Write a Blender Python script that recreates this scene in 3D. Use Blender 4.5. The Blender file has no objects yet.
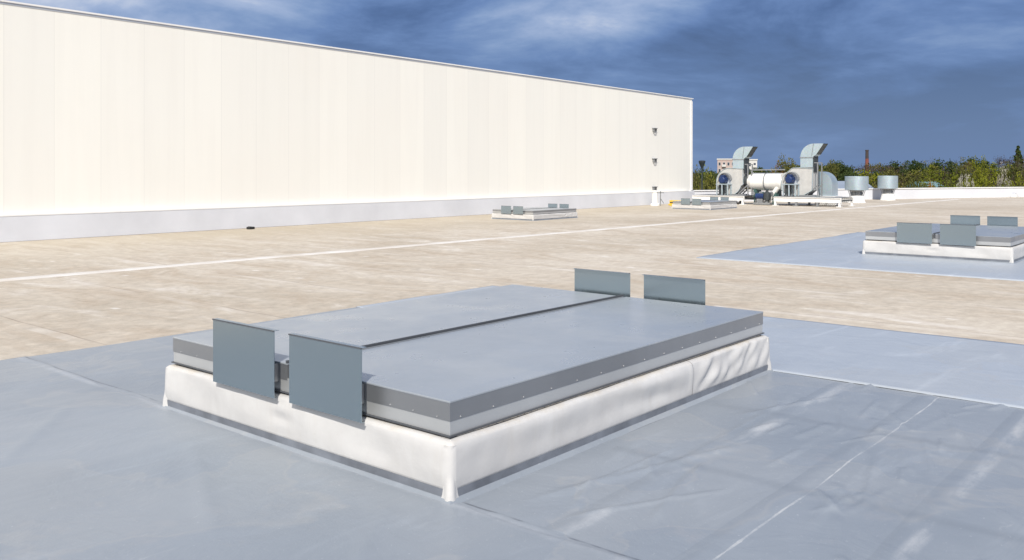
import bpy, bmesh, math, random
import numpy as np
from mathutils import Vector, Matrix, noise
R_ = math.radians
random.seed(7)
sc = bpy.context.scene
COL = sc.collection

# ------------------------------------------------------------------ camera
CAMH = 1.7
F = Vector((.7654, .6436, 0)); RT = Vector((.6436, -.7654, 0))
cam = bpy.data.cameras.new('camera'); co = bpy.data.objects.new('camera', cam); COL.objects.link(co)
co.location = (0, 0, CAMH); co.rotation_euler = (R_(90), 0, R_(-49.94))
cam.sensor_width = 36; cam.lens = 885/1024*36; cam.shift_y = -110/1024
cam.clip_start = .05; cam.clip_end = 6000
sc.camera = co
def cw(x, d, z=0.0):                      # a place in the world: metres right of and ahead of the viewpoint
    p = F*d + RT*x
    return Vector((p.x, p.y, z))
def bearing(px, d, z=0.0):
    return cw((px-512)/885*d, d, z)

# ------------------------------------------------------------------ light
TR = Vector((1, .72, 0)).normalized(); EL = R_(42)
tv = Vector((TR.x*math.cos(EL), TR.y*math.cos(EL), -math.sin(EL)))
sl = bpy.data.lights.new('sun', 'SUN'); sl.energy = 4.6; sl.angle = R_(.53); sl.color = (1, .955, .88)
so = bpy.data.objects.new('sun', sl); COL.objects.link(so)
so.rotation_euler = tv.to_track_quat('-Z', 'Y').to_euler(); so.location = (-20, -15, 30)

W = bpy.data.worlds.new('World'); sc.world = W; W.use_nodes = True
nt = W.node_tree; nt.nodes.clear()
def N(nt, typ, **kw):
    n = nt.nodes.new(typ)
    for k, v in kw.items():
        if k.startswith('i_'):
            n.inputs[k[2:].replace('_', ' ')].default_value = v
        else:
            setattr(n, k, v)
    return n
def math_(nt, op, a, b=None, c=None, clamp=False):
    n = nt.nodes.new('ShaderNodeMath'); n.operation = op; n.use_clamp = clamp
    for i, v in enumerate((a, b, c)):
        if v is None: continue
        if isinstance(v, (int, float)): n.inputs[i].default_value = v
        else: nt.links.new(v, n.inputs[i])
    return n.outputs[0]
def ramp(nt, fac, stops, interp='LINEAR'):
    n = nt.nodes.new('ShaderNodeValToRGB'); n.color_ramp.interpolation = interp
    cr = n.color_ramp
    while len(cr.elements) < len(stops): cr.elements.new(.5)
    for e, (p, c) in zip(cr.elements, stops):
        e.position = p; e.color = (c, c, c, 1) if isinstance(c, (int, float)) else (*c, 1)
    nt.links.new(fac, n.inputs[0]); return n.outputs[0]
def mix(nt, fac, a, b, mode='MIX'):
    n = nt.nodes.new('ShaderNodeMixRGB'); n.blend_type = mode
    for i, v in enumerate((fac, a, b)):
        if isinstance(v, (int, float)): n.inputs[i].default_value = v
        elif isinstance(v, tuple): n.inputs[i].default_value = (*v, 1)
        else: nt.links.new(v, n.inputs[i])
    return n.outputs[0]
def noise_(nt, vec, scale, detail=4, rough=.55, dist=0.0):
    n = nt.nodes.new('ShaderNodeTexNoise'); n.inputs['Scale'].default_value = scale
    n.inputs['Detail'].default_value = detail; n.inputs['Roughness'].default_value = rough
    n.inputs['Distortion'].default_value = dist
    if vec is not None: nt.links.new(vec, n.inputs['Vector'])
    return n.outputs['Fac']

tc = N(nt, 'ShaderNodeTexCoord')
sky = N(nt, 'ShaderNodeTexSky', sky_type='NISHITA', sun_disc=False)
sky.sun_elevation = EL; sky.sun_rotation = math.atan2(-TR.x, -TR.y)
sep = N(nt, 'ShaderNodeSeparateXYZ'); nt.links.new(tc.outputs['Generated'], sep.inputs[0])
X, Y, Z = sep.outputs
den = math_(nt, 'ADD', math_(nt, 'MAXIMUM', Z, 0), .20)
cx = math_(nt, 'DIVIDE', X, den); cy = math_(nt, 'DIVIDE', Y, den)
comb = N(nt, 'ShaderNodeCombineXYZ'); nt.links.new(cx, comb.inputs[0]); nt.links.new(cy, comb.inputs[1])
cv = comb.outputs[0]
n1 = noise_(nt, cv, .55, 9, .56, .25)
mp2 = N(nt, 'ShaderNodeMapping'); mp2.inputs['Location'].default_value = (7.3, 2.1, 0); mp2.inputs['Scale'].default_value = (1, 1, 1)
nt.links.new(cv, mp2.inputs[0])
n2 = noise_(nt, mp2.outputs[0], 1.7, 8, .60, .35)
left = math_(nt, 'ADD', math_(nt, 'MULTIPLY', X, -.6436), math_(nt, 'MULTIPLY', Y, .7654))   # how far to the brighter side of the sky
lz = math_(nt, 'ADD', math_(nt, 'MULTIPLY', left, .52), math_(nt, 'MULTIPLY', Z, .30))
v = math_(nt, 'ADD', math_(nt, 'MULTIPLY', math_(nt, 'SUBTRACT', n1, .5), 1.75), math_(nt, 'MULTIPLY', math_(nt, 'SUBTRACT', n2, .5), .85))
v = math_(nt, 'ADD', v, lz)
sunny = math_(nt, 'MAXIMUM', math_(nt, 'SUBTRACT', math_(nt, 'ADD', math_(nt, 'MULTIPLY', X, -.81), math_(nt, 'MULTIPLY', Y, -.58)), .05), 0)
v = math_(nt, 'ADD', v, math_(nt, 'MULTIPLY', sunny, .40))      # the sky clears towards the sun, behind the viewer
v = math_(nt, 'ADD', v, .505)
ccol = ramp(nt, v, [(.20, (.056, .104, .235)), (.34, (.086, .158, .350)), (.46, (.142, .240, .485)),
                    (.57, (.230, .340, .580)), (.70, (.38, .48, .70)), (.88, (.78, .81, .89))])
hz = ramp(nt, Z, [(0, .85), (.06, .5), (.17, 0.0)])
hz = math_(nt, 'MULTIPLY', hz, math_(nt, 'SUBTRACT', 1.0, math_(nt, 'MULTIPLY', sunny, 2.0, clamp=True)))
ccol = mix(nt, hz, ccol, (.155, .255, .475))
sc10 = N(nt, 'ShaderNodeVectorMath', operation='SCALE'); nt.links.new(ccol, sc10.inputs[0]); sc10.inputs['Scale'].default_value = 10.0
fin = mix(nt, .93, sky.outputs[0], sc10.outputs[0])
bg = N(nt, 'ShaderNodeBackground'); bg.inputs[1].default_value = .1; nt.links.new(fin, bg.inputs[0])
wo = N(nt, 'ShaderNodeOutputWorld'); nt.links.new(bg.outputs[0], wo.inputs[0])

vs = sc.view_settings; vs.view_transform = 'Standard'; vs.look = 'None'; vs.exposure = -.03; vs.gamma = 1; vs.use_curve_mapping = False

# ------------------------------------------------------------------ materials
def mat(name, build):
    m = bpy.data.materials.new(name); m.use_nodes = True
    nt = m.node_tree; b = nt.nodes['Principled BSDF']
    build(nt, b); return m
def coords(nt, kind='Object', scale=(1, 1, 1), loc=(0, 0, 0)):
    t = nt.nodes.new('ShaderNodeTexCoord'); mp = nt.nodes.new('ShaderNodeMapping')
    mp.inputs['Scale'].default_value = scale; mp.inputs['Location'].default_value = loc
    nt.links.new(t.outputs[kind], mp.inputs[0]); return mp.outputs[0]
def bump(nt, b, h, strength=.3, dist=.01):
    n = nt.nodes.new('ShaderNodeBump'); n.inputs['Strength'].default_value = strength; n.inputs['Distance'].default_value = dist
    nt.links.new(h, n.inputs['Height']); nt.links.new(n.outputs[0], b.inputs['Normal']); return n
def simple(name, col, rough=.5, metal=0.0, var=.12, scale=3.0, bmp=.0, stretch=(1, 1, 1)):
    def f(nt, b):
        v = coords(nt, 'Object', stretch)
        n = noise_(nt, v, scale, 5)
        lo = tuple(c*(1-var) for c in col); hi = tuple(min(1, c*(1+var)) for c in col)
        nt.links.new(ramp(nt, n, [(.3, lo), (.7, hi)]), b.inputs['Base Color'])
        b.inputs['Metallic'].default_value = metal
        r = ramp(nt, noise_(nt, v, scale*2.3, 3), [(.3, max(0, rough-.06)), (.7, min(1, rough+.06))])
        nt.links.new(r, b.inputs['Roughness'])
        if bmp: bump(nt, b, noise_(nt, v, scale*6, 4), bmp, .004)
    return mat(name, f)

def m_beige(nt, b):
    v = coords(nt)
    big = noise_(nt, v, .16, 5, .6, .6)
    vs_ = coords(nt, 'Object', (1.5, .60, 1))          # run-off streaks across the roof
    st = noise_(nt, vs_, .8, 7, .68, .9)
    fine = noise_(nt, v, 5.5, 6, .75)
    c = ramp(nt, big, [(.28, (.42, .362, .288)), (.5, (.51, .447, .368)), (.72, (.575, .515, .438))])
    c = mix(nt, ramp(nt, st, [(.36, .75), (.52, .0)]), c, (.42, .345, .265))
    c = mix(nt, ramp(nt, st, [(.56, .0), (.70, .6)]), c, (.67, .62, .56))
    c = mix(nt, .6, c, ramp(nt, fine, [(.3, (.35, .35, .35)), (.7, (.66, .66, .66))]), 'OVERLAY')
    # dried puddle rims, pale spots and dark grit
    pv = coords(nt, 'Object', (.9, .34, 1), (3, 1, 0))
    pn = noise_(nt, pv, 1.0, 3, .5, 1.2)
    rim = math_(nt, 'ABSOLUTE', math_(nt, 'SUBTRACT', pn, .52))
    c = mix(nt, ramp(nt, rim, [(.0, .16), (.03, .0)]), c, (.34, .28, .22))
    sp = nt.nodes.new('ShaderNodeTexVoronoi'); sp.inputs['Scale'].default_value = 1.15; nt.links.new(coords(nt, 'Object', (1.4, .8, 1)), sp.inputs['Vector'])
    spn = math_(nt, 'ADD', sp.outputs['Distance'], math_(nt, 'MULTIPLY', noise_(nt, v, 9, 3), .14))
    c = mix(nt, ramp(nt, spn, [(.10, .65), (.17, 0.0)]), c, (.74, .71, .67))
    gr = noise_(nt, v, 26, 2, .6)
    c = mix(nt, ramp(nt, gr, [(.70, 0.), (.78, .6)]), c, (.2, .16, .12))
    # roll seams
    s = nt.nodes.new('ShaderNodeSeparateXYZ'); nt.links.new(v, s.inputs[0])
    wob = math_(nt, 'MULTIPLY', noise_(nt, v, .6, 2), .12)
    fx = math_(nt, 'FRACT', math_(nt, 'DIVIDE', math_(nt, 'ADD', s.outputs[0], wob), 2.05))
    ed = math_(nt, 'LESS_THAN', fx, .012)
    ed2 = math_(nt, 'MULTIPLY', ed, ramp(nt, noise_(nt, v, .5, 3), [(.4, 0.), (.6, .7)]))
    c = mix(nt, ed2, c, (.29, .24, .20))
    edw = math_(nt, 'MULTIPLY', math_(nt, 'MULTIPLY', math_(nt, 'GREATER_THAN', fx, .93), .35), ramp(nt, noise_(nt, v, .8, 3), [(.45, 0.), (.6, 1.)]))
    c = mix(nt, edw, c, (.66, .61, .55))
    # tanner dust towards the foot of the hall
    yy = math_(nt, 'ADD', s.outputs[1], math_(nt, 'MULTIPLY', noise_(nt, coords(nt, 'Object', (.3, 1, 1)), .7, 4), 7))
    c = mix(nt, ramp(nt, math_(nt, 'DIVIDE', yy, 30.), [(.66, 0.), (.84, .5)]), c, (.49, .425, .32))
    nt.links.new(c, b.inputs['Base Color']); b.inputs['Roughness'].default_value = .88
    b.inputs['Specular IOR Level'].default_value = .25
    bump(nt, b, math_(nt, 'ADD', fine, math_(nt, 'MULTIPLY', st, .5)), .35, .012)
M = {}
M['beige'] = mat('weathered_roofing', m_beige)

def membrane(base, alt, name):
    def f(nt, b):
        v = coords(nt)
        a = noise_(nt, v, .55, 5, .6, .8)
        c = ramp(nt, a, [(.3, base), (.7, alt)])
        st = noise_(nt, coords(nt, 'Object', (.5, 2.2, 1)), 1.3, 6, .65, 1.0)
        c = mix(nt, ramp(nt, st, [(.56, 0.), (.74, .35)]), c, tuple(min(1, x*1.3+.03) for x in alt))
        d2 = noise_(nt, v, 3.2, 6, .7)
        c = mix(nt, ramp(nt, d2, [(.58, 0.), (.75, .22)]), c, (.40, .37, .36))
        g = noise_(nt, v, 55, 2, .5)
        c = mix(nt, ramp(nt, g, [(.70, 0.), (.76, .35)]), c, (.52, .54, .56))
        # ponding rims, footprints' dust and drips
        pn = noise_(nt, coords(nt, 'Object', (1, 1, 1), (1.5, 4, 0)), .9, 4, .5, .7)
        rim = math_(nt, 'ABSOLUTE', math_(nt, 'SUBTRACT', pn, .545))
        c = mix(nt, ramp(nt, rim, [(0, .26), (.02, .0)]), c, (.38, .37, .355))
        c = mix(nt, ramp(nt, pn, [(.545, 0.), (.58, .16)]), c, (.37, .37, .36))
        sx = noise_(nt, coords(nt, 'Object', (2.5, 9, 1), (0, 3, 0)), 1.6, 5, .7, 1.5)
        c = mix(nt, ramp(nt, sx, [(.64, 0.), (.74, .30)]), c, (.47, .48, .48))
        w = ramp(nt, noise_(nt, coords(nt, 'Object', (1, 1, 1), (4, 9, 0)), 1.4, 5, .6, 2.2), [(.66, 0.), (.80, .28)])
        c = mix(nt, w, c, (.50, .52, .55))
        # the welded laps of the rolls, a little paler and dirty at the edge
        s = nt.nodes.new('ShaderNodeSeparateXYZ'); nt.links.new(v, s.inputs[0])
        wob = math_(nt, 'MULTIPLY', math_(nt, 'SUBTRACT', noise_(nt, v, .9, 2), .5), .05)
        yo = math_(nt, 'ADD', s.outputs[1], wob)
        fy = math_(nt, 'FRACT', math_(nt, 'DIVIDE', math_(nt, 'ADD', yo, 10.22), .64))
        brk = ramp(nt, noise_(nt, v, 2.3, 5, .75), [(.38, .12), (.60, 1.)])
        right = math_(nt, 'MULTIPLY', math_(nt, 'LESS_THAN', s.outputs[1], 2.9), math_(nt, 'GREATER_THAN', s.outputs[0], 3.3))
        right = math_(nt, 'MULTIPLY', right, math_(nt, 'LESS_THAN', s.outputs[0], 7.08))
        ln = math_(nt, 'ABSOLUTE', math_(nt, 'SUBTRACT', yo, 1.80))
        l1 = math_(nt, 'MULTIPLY', math_(nt, 'LESS_THAN', math_(nt, 'ADD', ln, math_(nt, 'MULTIPLY', math_(nt, 'SUBTRACT', noise_(nt, v, 7, 4, .7), .5), .02)), .005), math_(nt, 'MULTIPLY', brk, right))
        c = mix(nt, math_(nt, 'MULTIPLY', l1, .6), c, (.58, .58, .57))
        for yc_, ww in ((1.18, .05), (2.46, .06), (.55, .05)):      # scuffed, paler weld bands
            dn = math_(nt, 'ABSOLUTE', math_(nt, 'SUBTRACT', yo, yc_))
            sm = ramp(nt, math_(nt, 'DIVIDE', dn, ww), [(.35, 1.), (1., 0.)])
            sm = math_(nt, 'MULTIPLY', math_(nt, 'MULTIPLY', sm, right), ramp(nt, noise_(nt, coords(nt, 'Object', (1, 3, 1), (2, yc_, 0)), 1.1, 6, .7), [(.46, 0.), (.62, .5)]))
            c = mix(nt, sm, c, (.50, .505, .51))
        xo = math_(nt, 'ADD', s.outputs[0], math_(nt, 'MULTIPLY', math_(nt, 'SUBTRACT', noise_(nt, v, 1.3, 3), .5), .10))
        lx = math_(nt, 'ABSOLUTE', math_(nt, 'SUBTRACT', xo, 3.285))
        c = mix(nt, math_(nt, 'MULTIPLY', math_(nt, 'LESS_THAN', lx, .008), ramp(nt, noise_(nt, v, 2.6, 4, .7), [(.42, .1), (.56, .8)])), c, (.12, .13, .15))
        lx2 = math_(nt, 'ABSOLUTE', math_(nt, 'SUBTRACT', xo, 3.23))
        c = mix(nt, math_(nt, 'MULTIPLY', ramp(nt, lx2, [(.01, .5), (.05, 0.)]), brk), c, (.42, .44, .47))
        l2 = math_(nt, 'MULTIPLY', ramp(nt, fy, [(.86, 0.), (.99, .24)]), right)
        c = mix(nt, l2, c, tuple(x*.80 for x in base))
        for xc_ in (4.62, 5.92):
            dn = math_(nt, 'ABSOLUTE', math_(nt, 'SUBTRACT', math_(nt, 'ADD', xo, math_(nt, 'MULTIPLY', s.outputs[1], .03)), xc_))
            c = mix(nt, math_(nt, 'MULTIPLY', ramp(nt, dn, [(.015, .26), (.075, 0.)]), math_(nt, 'LESS_THAN', s.outputs[1], 3.0)), c, tuple(x*.74 for x in base))
        nt.links.new(c, b.inputs['Base Color'])
        rr = ramp(nt, st, [(.3, .36), (.7, .52)])
        nt.links.new(rr, b.inputs['Roughness'])
        b.inputs['Specular IOR Level'].default_value = .5
        h = math_(nt, 'ADD', math_(nt, 'MULTIPLY', noise_(nt, v, 1.6, 5, .55, .9), 1.4), math_(nt, 'MULTIPLY', noise_(nt, v, 120, 2), .05))
        bump(nt, b, h, .35, .03)
    return mat(name, f)
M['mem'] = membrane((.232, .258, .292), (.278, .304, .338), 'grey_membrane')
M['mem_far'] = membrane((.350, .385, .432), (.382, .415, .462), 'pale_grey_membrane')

def m_strip(nt, b):
    v = coords(nt)
    a = noise_(nt, v, 1.2, 6, .65, .5)
    c = ramp(nt, a, [(.35, (.58, .52, .45)), (.6, (.70, .67, .63))])
    nt.links.new(c, b.inputs['Base Color']); b.inputs['Roughness'].default_value = .8
M['strip'] = mat('clean_lap_strip', m_strip)

def m_wall(nt, b):
    v = coords(nt)
    s = nt.nodes.new('ShaderNodeSeparateXYZ'); nt.links.new(v, s.inputs[0])
    px = math_(nt, 'DIVIDE', s.outputs[0], 1.15)
    fl = math_(nt, 'FLOOR', px); fr = math_(nt, 'FRACT', px)
    wn = nt.nodes.new('ShaderNodeTexWhiteNoise'); wn.noise_dimensions = '1D'; nt.links.new(fl, wn.inputs['W'])
    c = ramp(nt, wn.outputs[0], [(0, (.845, .828, .77)), (.5, (.865, .848, .788)), (1, (.885, .866, .80))])
    st = noise_(nt, coords(nt, 'Object', (2.5, 1, .12)), 1.3, 6, .65)
    c = mix(nt, ramp(nt, st, [(.45, 0.), (.75, .22)]), c, (.73, .71, .66))
    c = mix(nt, ramp(nt, noise_(nt, v, .35, 3), [(.4, 0.), (.7, .25)]), c, (.84, .80, .73))
    j = math_(nt, 'LESS_THAN', fr, .018)
    c = mix(nt, math_(nt, 'MULTIPLY', j, .16), c, (.5, .49, .47))
    nt.links.new(c, b.inputs['Base Color']); b.inputs['Roughness'].default_value = .42
    rib = math_(nt, 'ABSOLUTE', math_(nt, 'SUBTRACT', math_(nt, 'FRACT', math_(nt, 'MULTIPLY', s.outputs[0], 8.)), .5))
    h = math_(nt, 'ADD', math_(nt, 'MULTIPLY', rib, .15), math_(nt, 'MULTIPLY', noise_(nt, v, .8, 3), .9))
    bump(nt, b, h, .22, .02)
M['wall'] = mat('cream_panel_cladding', m_wall)

def m_wrap(nt, b):
    v = coords(nt)
    a = noise_(nt, v, 2.5, 6, .65, .4)
    c = ramp(nt, a, [(.3, (.525, .512, .50)), (.65, (.60, .59, .578))])
    drip = noise_(nt, coords(nt, 'Object', (6, 6, .7)), 1.6, 5, .7)
    c = mix(nt, ramp(nt, drip, [(.54, 0.), (.78, .38)]), c, (.50, .47, .43))
    c = mix(nt, ramp(nt, noise_(nt, v, 14, 4, .7), [(.64, 0.), (.78, .35)]), c, (.47, .44, .40))
    sw = nt.nodes.new('ShaderNodeSeparateXYZ'); nt.links.new(v, sw.inputs[0])
    jx = math_(nt, 'ABSOLUTE', math_(nt, 'SUBTRACT', math_(nt, 'ADD', sw.outputs[0], math_(nt, 'MULTIPLY', noise_(nt, v, 9, 2), .012)), .59))
    jm = math_(nt, 'MULTIPLY', math_(nt, 'LESS_THAN', jx, .0045), math_(nt, 'LESS_THAN', sw.outputs[1], -1.3))
    c = mix(nt, math_(nt, 'MULTIPLY', jm, .75), c, (.20, .17, .14))        # the dirty joint of the two lengths of sheet
    c = mix(nt, math_(nt, 'MULTIPLY', ramp(nt, sw.outputs[2], [(.285, 0.), (.315, .6)]), ramp(nt, noise_(nt, v, 3.5, 5, .7), [(.45, 0.), (.62, .8)])), c, (.50, .42, .30))
    nt.links.new(c, b.inputs['Base Color']); b.inputs['Roughness'].default_value = .55
    h = math_(nt, 'ADD', noise_(nt, v, 5, 4, .6, .5), math_(nt, 'MULTIPLY', noise_(nt, v, 60, 2), .08))
    bump(nt, b, h, .28, .012)
M['wrap'] = mat('white_membrane_wrap', m_wrap)

def metal(name, col, rough, metallic=.9, var=.07, spots=.0, aniso=(1, 1, 1), clean=False, dust=False):
    def f(nt, b):
        v = coords(nt, 'Object', aniso)
        a = noise_(nt, v, 1.3, 5, .6, .3)
        c = ramp(nt, a, [(.3, tuple(x*(1-var) for x in col)), (.7, tuple(min(1, x*(1+var)) for x in col))])
        vo = nt.nodes.new('ShaderNodeTexVoronoi'); vo.inputs['Scale'].default_value = 38; nt.links.new(v, vo.inputs['Vector'])
        c = mix(nt, .10+spots, c, vo.outputs['Color'], 'SOFT_LIGHT') if spots else c
        d = noise_(nt, v, 9, 6, .75)
        c = mix(nt, ramp(nt, d, [(.62, 0.), (.8, .0 if clean else .3)]), c, (.55, .54, .52))
        if dust:
            pn = noise_(nt, v, 1.35, 5, .55, .9)
            c = mix(nt, ramp(nt, math_(nt, 'ABSOLUTE', math_(nt, 'SUBTRACT', pn, .53)), [(0, .12), (.03, 0.)]), c, (.47, .46, .44))
            c = mix(nt, ramp(nt, pn, [(.53, 0.), (.62, .26)]), c, (.48, .48, .465))
            c = mix(nt, ramp(nt, noise_(nt, coords(nt, 'Object', (.6, 3, 1)), 2.2, 6, .7, .6), [(.5, 0.), (.72, .30)]), c, (.30, .34, .385))
            c = mix(nt, ramp(nt, noise_(nt, v, 42, 2), [(.68, 0.), (.76, .35)]), c, (.6, .58, .54))
        nt.links.new(c, b.inputs['Base Color']); b.inputs['Metallic'].default_value = metallic
        if clean: b.inputs['Roughness'].default_value = rough; b.inputs['Base Color'].default_value = (*col, 1); nt.links.remove(b.inputs['Base Color'].links[0])
        else: nt.links.new(ramp(nt, noise_(nt, v, 3, 5, .6), [(.3, max(.05, rough-.07)), (.7, rough+.07)]), b.inputs['Roughness'])
        if not clean: bump(nt, b, noise_(nt, v, 1.1, 2), .12, .02)
    return mat(name, f)
M['lid'] = metal('grey_coated_lid', (.36, .385, .41), .32, .25, .05, dust=True)
M['skirt'] = metal('galvanised_skirt', (.36, .365, .375), .36, .75)
M['frame'] = metal('bright_aluminium', (.60, .605, .60), .42, .6)
M['plate'] = metal('teal_steel_plate', (.37, .445, .485), .26, .92, .04, clean=True)
M['dark'] = simple('dark_gasket', (.035, .034, .033), .8)
M['seam'] = simple('dark_fold_shade', (.08, .085, .095), .6)
M['strip_dark'] = simple('slate_flashing', (.165, .178, .205), .5, 0, .25, 6, .3)
M['rivet'] = simple('zinc_rivet', (.55, .55, .55), .35, .6)
M['sealant'] = simple('tan_sealant', (.60, .54, .45), .7, 0, .2, 12, .4)
M['white'] = simple('white_steel', (.78, .775, .76), .45, 0, .06, 2)
M['plinth'] = simple('white_plinth_sheet', (.67, .68, .715), .5, 0, .07, .7, .2)
M['trim'] = simple('white_trim', (.82, .81, .79), .4, 0, .04, 1)
M['coping'] = simple('pale_grey_sheet', (.60, .63, .68), .35, .3, .06, 1)  # inlet plate, and the painted shadow line under the hall coping
M['galv'] = metal('galvanised_duct', (.47, .56, .61), .42, .55, .08, .1)
M['scroll'] = simple('pale_grey_casing', (.52, .515, .50), .5, .1, .1, 3, .15)
M['drum'] = simple('white_drum_paint', (.80, .79, .76), .4, 0, .06, 2)
M['blue'] = simple('blue_motor_paint', (.008, .028, .11), .4, .0, .15, 6)
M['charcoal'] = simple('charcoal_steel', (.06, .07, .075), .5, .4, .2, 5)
M['grey'] = simple('mid_grey_steel', (.28, .29, .30), .5, .4, .15, 5)
M['green'] = simple('dull_green_paint', (.06, .13, .12), .5, .1, .2, 5)
M['yellow'] = simple('yellow_plastic', (.72, .48, .05), .45, 0, .12, 5)
M['black'] = simple('black_rubber', (.02, .02, .02), .7)
M['brick'] = simple('red_chimney_brick', (.20, .06, .045), .8, 0, .2, .8)
M['soot'] = simple('sooty_brick', (.06, .045, .045), .85, 0, .2, .8)
M['pink'] = simple('pink_render', (.47, .36, .33), .85, 0, .08, .2)
M['pale'] = simple('pale_render', (.62, .60, .58), .85, 0, .06, .2)
M['pane'] = simple('dark_window_glass', (.05, .06, .08), .15, 0, .2, .5)
M['roofgrey'] = simple('blue_grey_roof', (.24, .28, .34), .5, 0, .1, .3)
M['teal'] = simple('teal_roof', (.15, .26, .28), .6, 0, .1, .3)
M['tan'] = simple('tan_render', (.45, .38, .25), .85, 0, .1, .3)
M['bark'] = simple('tree_bark', (.10, .075, .055), .9, 0, .25, 2, .4)
def m_grass(nt, b):
    v = coords(nt)
    nt.links.new(ramp(nt, noise_(nt, v, .03, 8, .65), [(.3, (.05, .075, .02)), (.55, (.09, .11, .035)), (.75, (.15, .13, .07))]), b.inputs['Base Color'])
    b.inputs['Roughness'].default_value = .95
M['grass'] = mat('rough_grass', m_grass)
def leaf(name, a, c, d):
    def f(nt, b):
        v = coords(nt)
        oi = nt.nodes.new('ShaderNodeObjectInfo')
        g = nt.nodes.new('ShaderNodeNewGeometry')
        k = math_(nt, 'ADD', math_(nt, 'MULTIPLY', noise_(nt, v, .45, 3), .85), math_(nt, 'MULTIPLY', g.outputs['Random Per Island'], .25))
        k = math_(nt, 'ADD', k, math_(nt, 'MULTIPLY', math_(nt, 'SUBTRACT', oi.outputs['Random'], .5), .35))
        nt.links.new(ramp(nt, k, [(.22, a), (.5, c), (.8, d)]), b.inputs['Base Color'])
        b.inputs['Roughness'].default_value = .7
        b.inputs['Specular IOR Level'].default_value = .2
    return mat(name, f)
LEAF = {
 'dark':  leaf('dark_green_leaves', (.018, .032, .010), (.035, .055, .014), (.070, .085, .020)),
 'spring': leaf('spring_green_leaves', (.055, .072, .008), (.125, .140, .010), (.20, .205, .018)),
 'brown': leaf('brown_twigs', (.032, .022, .020), (.060, .040, .032), (.095, .070, .040)),
 'olive': leaf('olive_leaves', (.040, .048, .012), (.085, .088, .020), (.14, .125, .030)),
 'blossom': leaf('white_blossom', (.16, .14, .09), (.33, .30, .25), (.50, .47, .42)),
 'orange': leaf('rusty_orange_leaves', (.10, .045, .012), (.22, .09, .018), (.30, .15, .03)),
}

# ------------------------------------------------------------------ mesh helpers
class MB:
    def __init__(s): s.bm = bmesh.new()
    def box(s, a, b, bev=0.0):
        x0, y0, z0 = a; x1, y1, z1 = b
        m = bmesh.new()
        bmesh.ops.create_cube(m, size=1)
        for v in m.verts:
            v.co = Vector(((x0+x1)/2+v.co.x*(x1-x0), (y0+y1)/2+v.co.y*(y1-y0), (z0+z1)/2+v.co.z*(z1-z0)))
        if bev: bmesh.ops.bevel(m, geom=m.edges[:], offset=bev, segments=2, affect='EDGES', profile=.6)
        s._join(m); return s
    def _join(s, m):
        me = bpy.data.meshes.new('t'); m.to_mesh(me); m.free(); s.bm.from_mesh(me); bpy.data.meshes.remove(me)
    def tube(s, p, q, r, r2=None, seg=16, caps=True):
        p = Vector(p); q = Vector(q); r2 = r if r2 is None else r2
        m = bmesh.new(); d = (q-p)
        bmesh.ops.create_cone(m, cap_ends=caps, segments=seg, radius1=r, radius2=r2, depth=d.length)
        M_ = Matrix.Translation((p+q)/2) @ d.to_track_quat('Z', 'Y').to_matrix().to_4x4()
        bmesh.ops.transform(m, matrix=M_, verts=m.verts[:]); s._join(m); return s
    def bar(s, p, q, w, h=None):
        p = Vector(p); q = Vector(q); h = h or w
        m = bmesh.new(); bmesh.ops.create_cube(m, size=1); d = q-p
        for v in m.verts: v.co = Vector((v.co.x*w, v.co.y*h, v.co.z*d.length))
        bmesh.ops.transform(m, matrix=Matrix.Translation((p+q)/2) @ d.to_track_quat('Z', 'Y').to_matrix().to_4x4(), verts=m.verts[:])
        s._join(m); return s
    def prism(s, pts, y0, y1, axis='y'):          # outline in x,z pulled along y
        m = s.bm; a = [m.verts.new((x, y0, z)) for x, z in pts]; b = [m.verts.new((x, y1, z)) for x, z in pts]
        n = len(pts); m.faces.new(a); m.faces.new(b[::-1])
        for i in range(n):
            m.faces.new((a[i], b[i], b[(i+1) % n], a[(i+1) % n]))
        return s
    def lathe(s, prof, seg=32, at=(0, 0, 0)):
        m = s.bm; rings = []
        for r, z in prof:
            rings.append([m.verts.new((at[0]+r*math.cos(2*math.pi*i/seg), at[1]+r*math.sin(2*math.pi*i/seg), at[2]+z)) for i in range(seg)])
        for A, B in zip(rings, rings[1:]):
            for i in range(seg): m.faces.new((A[i], A[(i+1) % seg], B[(i+1) % seg], B[i]))
        m.faces.new(rings[-1]); m.faces.new(rings[0][::-1]); return s
    def build(s, name, material, parent=None, smooth=False):
        bmesh.ops.recalc_face_normals(s.bm, faces=s.bm.faces[:])
        me = bpy.data.meshes.new(name); s.bm.to_mesh(me); s.bm.free()
        me.materials.append(material)
        if smooth:
            me.polygons.foreach_set('use_smooth', [True]*len(me.polygons))
            me.set_sharp_from_angle(angle=R_(35))
        o = bpy.data.objects.new(name, me); COL.objects.link(o)
        if parent: o.parent = parent
        return o
def tag(o, label=None, cat=None, group=None, kind=None):
    if label: o['label'] = label
    if cat: o['category'] = cat
    if group: o['group'] = group
    if kind: o['kind'] = kind
    return o
def empty(name, loc, rz=0, label=None, cat=None, group=None):
    o = bpy.data.objects.new(name, None); COL.objects.link(o); o.location = loc; o.rotation_euler = (0, 0, rz)
    o.empty_display_size = .3
    return tag(o, label, cat, group)
def kids(o): return [c for c in list(COL.objects) if c.parent == o]
def copy_tree(o, parent=None, skip=()):
    c = o.copy(); COL.objects.link(c); c.parent = parent
    for ch in kids(o):
        if ch.name.split('.')[0] in skip: continue
        copy_tree(ch, c, skip)
    return c
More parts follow.
